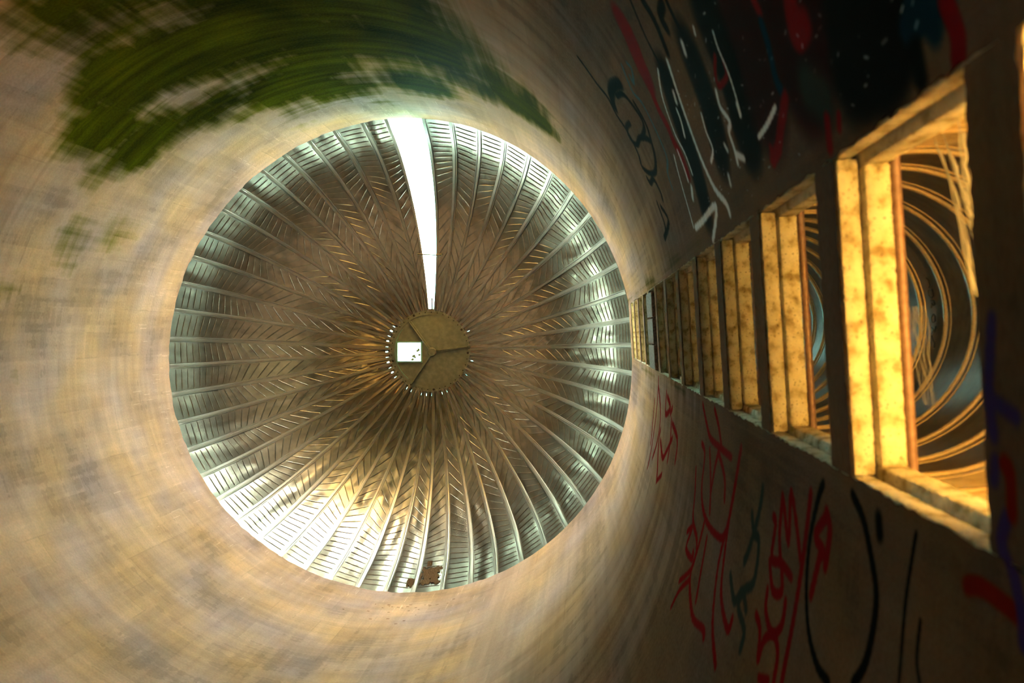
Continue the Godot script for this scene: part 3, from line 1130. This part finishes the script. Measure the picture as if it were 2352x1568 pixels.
	for c in [[hx[0] - 0.004, cy, 0.008, wy + 0.016], [hx[1] + 0.004, cy, 0.008, wy + 0.016], [cx, hy[0] - 0.004, wx, 0.008], [cx, hy[1] + 0.004, wx, 0.008]]:
		hatch.box(Transform3D(Basis.IDENTITY, A(c[0], c[1], H2 + 0.008)), Vector3(c[2] * R, 0.032 * R, c[3] * R), 0.003)
	build("hatch_curb", [hatch, mats["teal_edge"]], cap)
	var lip := MB.new()
	var path := []
	for k in 25:
		var g := deg_to_rad(lerpf(128.0, 218.0, k / 24.0))
		path.append(A(0.18 * cos(g), 0.18 * sin(g), H2 - 0.008))
	lip.tube(path, [0.0045], 7)
	build("curved_rod", [lip, mats["teal_edge"]], cap)
	tag(cap, "round roof cap with three spokes and a bright square hatch hole", "roof cap")
	# a spreader bar and a bent bracket in the gap
	var bar := base("spreader_bar", D(deg_to_rad(-87.6), 0.49, 0.01))
	var rod := MB.new()
	var b0 := D(deg_to_rad(-94.6), 0.49, 0.022)
	var b1 := D(deg_to_rad(-80.4), 0.49, 0.022)
	rod.tube([b0, b0.lerp(b1, 0.5), b1], [0.0085], 8)
	build("rod", [rod, mats["dark_iron"]], bar)
	for c in [b0.lerp(b1, 0.1), b0.lerp(b1, 0.9)]:
		var cl := MB.new()
		var d := (b1 - b0).normalized()
		cl.box(Transform3D(Basis(d, d.cross(Vector3.UP).cross(d).normalized(), d.cross(Vector3.UP).normalized()), c + Vector3(0, 0.004, 0)), Vector3(0.085, 0.014, 0.03), 0.004)
		build("clamp", [cl, mats["pale_steel"]], bar)
	tag(bar, "thin dark rod clamped across the bright gap in the roof", "rod")
	var bk := base("bracket", D(deg_to_rad(-86.4), 0.215, 0.02))
	var arm := MB.new()
	var k0 := D(deg_to_rad(-86.2), 0.215, 0.012)
	var k1 := D(deg_to_rad(-86.6), 0.272, 0.012)
	var dir := (k1 - k0).normalized()
	var sd := dir.cross(Vector3.UP).normalized()
	arm.box(Transform3D(Basis(dir, sd.cross(dir), sd), (k0 + k1) * 0.5), Vector3((k1 - k0).length(), 0.012, 0.022), 0.003)
	build("arm", [arm, mats["pale_steel"]], bk)
	var foot := MB.new()
	foot.box(Transform3D(Basis(dir, sd.cross(dir), sd), D(deg_to_rad(-87.4), 0.208, 0.014)), Vector3(0.05, 0.012, 0.075), 0.003)
	build("foot", [foot, mats["pale_steel"]], bk)
	var bolt := MB.new()
	bolt.tube([k0 + Vector3(0, -0.004, 0), k0 + Vector3(0, -0.018, 0)], [0.011], 6)
	build("bolt", [bolt, mats["dark_iron"]], bk)
	tag(bk, "small pale steel bracket at the narrow end of the roof gap", "bracket")


# ---------------------------------------------------------------- small things
func nests() -> void:
	for one in [[79.3, 85.1, 0.940, 0.9965, "mud_nest", "large crumbly brown mud nest stuck to the rim of the metal roof"], [85.9, 88.1, 0.969, 0.992, "mud_nest", "small dark mud nest beside the large brown one"], [82.2, 83.9, 0.926, 0.944, "mud_nest", "little brown mud lump above the large nest"]]:
		var mb := MB.new()
		var nu := 34
		var nv := 30
		if one[1] - one[0] < 3.0:
			nu = 12
			nv = 12
		var p := PackedVector3Array()
		var mask := PackedByteArray()
		var keep := []
		for y in nv:
			var fy := y / float(nv - 1)
			for x in nu:
				var fx := x / float(nu - 1)
				var e := minf(minf(fx, 1.0 - fx) * 5.0, minf(fy, 1.0 - fy) * 4.0)
				var z := noise.get_noise_2d(fx * 5.0 + one[0] * 3.0, fy * 5.0)
				var band := 0.5 * sin(fy * 19.0) if fy > 0.62 and nu > 20 else 0.0
				keep.append(e + z * 1.6 - 0.35 - maxf(0.0, -band) * 2.4)
				var lump := clampf(e, 0.0, 1.0) * (0.014 + 0.02 * absf(noise.get_noise_2d(fx * 14.0 + one[0] * 9.0, fy * 14.0)))
				p.append(D(deg_to_rad(lerpf(one[0], one[1], fx)), lerpf(one[2], one[3], fy), 0.003 + lump))
		for y in nv - 1:
			for x in nu - 1:
				mask.append(1 if keep[y * nu + x] + keep[y * nu + x + 1] + keep[(y + 1) * nu + x] + keep[(y + 1) * nu + x + 1] > 0.0 else 0)
		mb.grid(p, nu, nv, Vector3(0, H1 * R, 0), PackedVector2Array(), false, mask)
		tag(build(one[4], [mb, mats["mud"]]), one[5], "mud nest", "mud nests on the roof rim")


func webs() -> void:
	var web := base("cobweb", F(0.204, -0.06, 0.44))
	var lines := [[[-0.0947, 0.4625], [-0.0681, 0.4469], [-0.0358, 0.4375], [-0.0072, 0.4291]], [[-0.0929, 0.4504], [-0.0638, 0.4365], [-0.0487, 0.4297], [-0.03, 0.423]], [[-0.0927, 0.4305], [-0.0717, 0.4298], [-0.0433, 0.4239]]]
	for k in 18:
		var s := MB.new()
		var line: Array = lines[k % 3]
		var path := []
		var rad := []
		var j := rng.randf_range(-0.012, 0.012)
		for m in 13:
			var f := m / 12.0 * (line.size() - 1)
			var c: int = mini(int(f), line.size() - 2)
			var a := Vector2(line[c][0], line[c][1]).lerp(Vector2(line[c + 1][0], line[c + 1][1]), f - c)
			path.append(F(0.204 + j * 0.5 + 0.0004 * sin(m * 1.7 + k), a.x + j * (1.0 - f / 4.0) * 0.8, a.y + j * 0.5 + 0.0003 * sin(m * 2.3 + k * 2)))
			rad.append((0.0015 if k < 3 else 0.0005) * (0.7 + 0.8 * absf(sin(m * 1.9 + k * 3.1))))
		s.tube(path, rad, 6)
		build("strand", [s, mats["web"]], web)
	tag(web, "thick dusty cobweb strands hanging across the corner of the nearest opening", "cobweb")
	var wisp := base("cobweb", F(0.24, 0.03, 0.585))
	for k in 11:
		var s := MB.new()
		var path := []
		var rad := []
		var o := rng.randf_range(-0.009, 0.009)
		for m in 9:
			var f := m / 8.0
			path.append(F(0.24 + 0.004 * sin(k + f * 3.0), lerpf(-0.005, 0.066, f), lerpf(0.594, 0.578, f) + o * (1.0 - 0.6 * f) + 0.0012 * sin(m * 2.0 + k)))
			rad.append(0.0006 * (1.2 - 0.8 * f) * (0.6 + 0.7 * absf(sin(m * 2.2 + k))))
		s.tube(path, rad, 5)
		build("strand", [s, mats["web"]], wisp)
	tag(wisp, "pale fuzzy wisp of old web hanging inside the chute behind the rung", "cobweb")


func tree() -> void:
	var t := base("tree", Vector3(-5.2, -1.27, 1.4))
	var mb := MB.new()
	var path := [Vector3(-5.2, -1.4, 1.4), Vector3(-5.1, 4.0, 1.35), Vector3(-4.7, 8.5, 1.1), Vector3(-3.6, 11.6, 0.7), Vector3(-2.0, 13.2, 0.9), Vector3(-0.6, 13.75, 0.6), Vector3(-0.55, 13.75, -0.1)]
	mb.tube(path, [0.26, 0.22, 0.17, 0.11, 0.05, 0.012, 0.005], 10)
	build("trunk", [mb, mats["bark"]], t)
	for c in [[-0.2454, 0.0168], [-0.240, 0.012], [-0.251, 0.021], [-0.2729, 0.052], [-0.268, 0.046], [-0.284, 0.0737], [-0.279, 0.068], [-0.2399, 0.0438], [-0.262, 0.06]]:
		var at := A(c[0], c[1], 4.7)
		var st := MB.new()
		st.tube([at, at.lerp(Vector3(-0.55, 13.75, -0.1), 0.5) + Vector3(0, 0.03, 0), Vector3(-0.55, 13.75, -0.1)], [0.001, 0.002, 0.004], 5)
		var tw_ := build("twig", [st, mats["bark"]], t)
		var lf := MB.new()
		var g := rng.randf_range(0, TAU)
		var d := Vector3(cos(g), rng.randf_range(-0.4, 0.4), sin(g)).normalized()
		var w := d.cross(Vector3(0.3, 1, 0.2)).normalized()
		var p := PackedVector3Array()
		for y in 7:
			var f := y / 6.0
			for x in 3:
				p.append(at + d * (f - 0.3) * 0.055 + w * (x - 1) * 0.022 * sin(PI * minf(f * 1.05 + 0.02, 1.0)) + Vector3(0, 0.006 * absf(x - 1.0), 0))
		lf.grid(p, 3, 7, at + Vector3(0, 5, 0))
		build("leaf", [lf, mats["leaf"]], tw_)
	tag(t, "tree whose small leaves show through the square hatch hole", "tree")


func _ready() -> void:
	# camera: 1769 pixels of focal length on a 2352 x 1568 frame, tilted six degrees off the vertical
	var cam := Camera3D.new()
	cam.name = "camera"
	var right := Vector3(0.99508619, 0.09901247, 0.0)
	var down := Vector3(0.00100493, -0.0100997, -0.99994849)
	var ahead := Vector3(-0.09900737, 0.99503494, -0.01014957)
	cam.transform = Transform3D(Basis(right, -down, -ahead), Vector3(-CX * R, HC, CY * R))
	var lens := CameraAttributesPhysical.new()
	lens.frustum_focal_length = 1768.63 * 24.0 / 1568.0
	lens.frustum_focus_distance = 9.0
	lens.frustum_near = 0.05
	lens.frustum_far = 400.0
	lens.exposure_aperture = 4.0
	cam.attributes = lens
	cam.fov = rad_to_deg(2.0 * atan(784.0 / 1768.63))
	add_child(cam, true)
	# light: a bright hazy sky and a high sun
	var sky := ProceduralSkyMaterial.new()
	sky.sky_top_color = Color8(78, 200, 190)
	sky.sky_horizon_color = Color8(236, 242, 224)
	sky.sky_curve = 1.0
	sky.ground_bottom_color = Color8(120, 100, 60)
	sky.ground_horizon_color = Color8(190, 180, 150)
	sky.sun_angle_max = 1.0
	var we := WorldEnvironment.new()
	we.name = "world_environment"
	var env := Environment.new()
	env.background_mode = Environment.BG_SKY
	env.sky = Sky.new()
	env.sky.sky_material = sky
	env.background_energy_multiplier = 60.0
	env.tonemap_mode = Environment.TONE_MAPPER_LINEAR
	env.tonemap_exposure = 2.55
	env.sdfgi_enabled = true
	env.ssao_enabled = true
	env.ssil_enabled = true
	we.environment = env
	add_child(we, true)
	var sun := DirectionalLight3D.new()
	sun.name = "sun"
	sun.light_color = Color8(255, 236, 200)
	sun.light_energy = 16.0
	sun.light_angular_distance = 0.6
	sun.shadow_enabled = true
	sun.sky_mode = DirectionalLight3D.SKY_MODE_LIGHT_ONLY
	sun.look_at_from_position(Vector3(1.0, 5.0, 0.75), Vector3.ZERO)
	add_child(sun, true)
	rng.seed = 7
	noise.seed = 3
	noise.frequency = 1.0
	noise.fractal_octaves = 3
	var ea := F(D0, -HW, 0.0)
	var eb := F(D0, HW, 0.0)
	slot_a = atan2(-ea.z, ea.x)
	slot_b = atan2(-eb.z, eb.x)
	make_materials()
	paint_walls()
	shell()
	roof()
	openings()
	chute()
	nests()
	webs()
	tree()
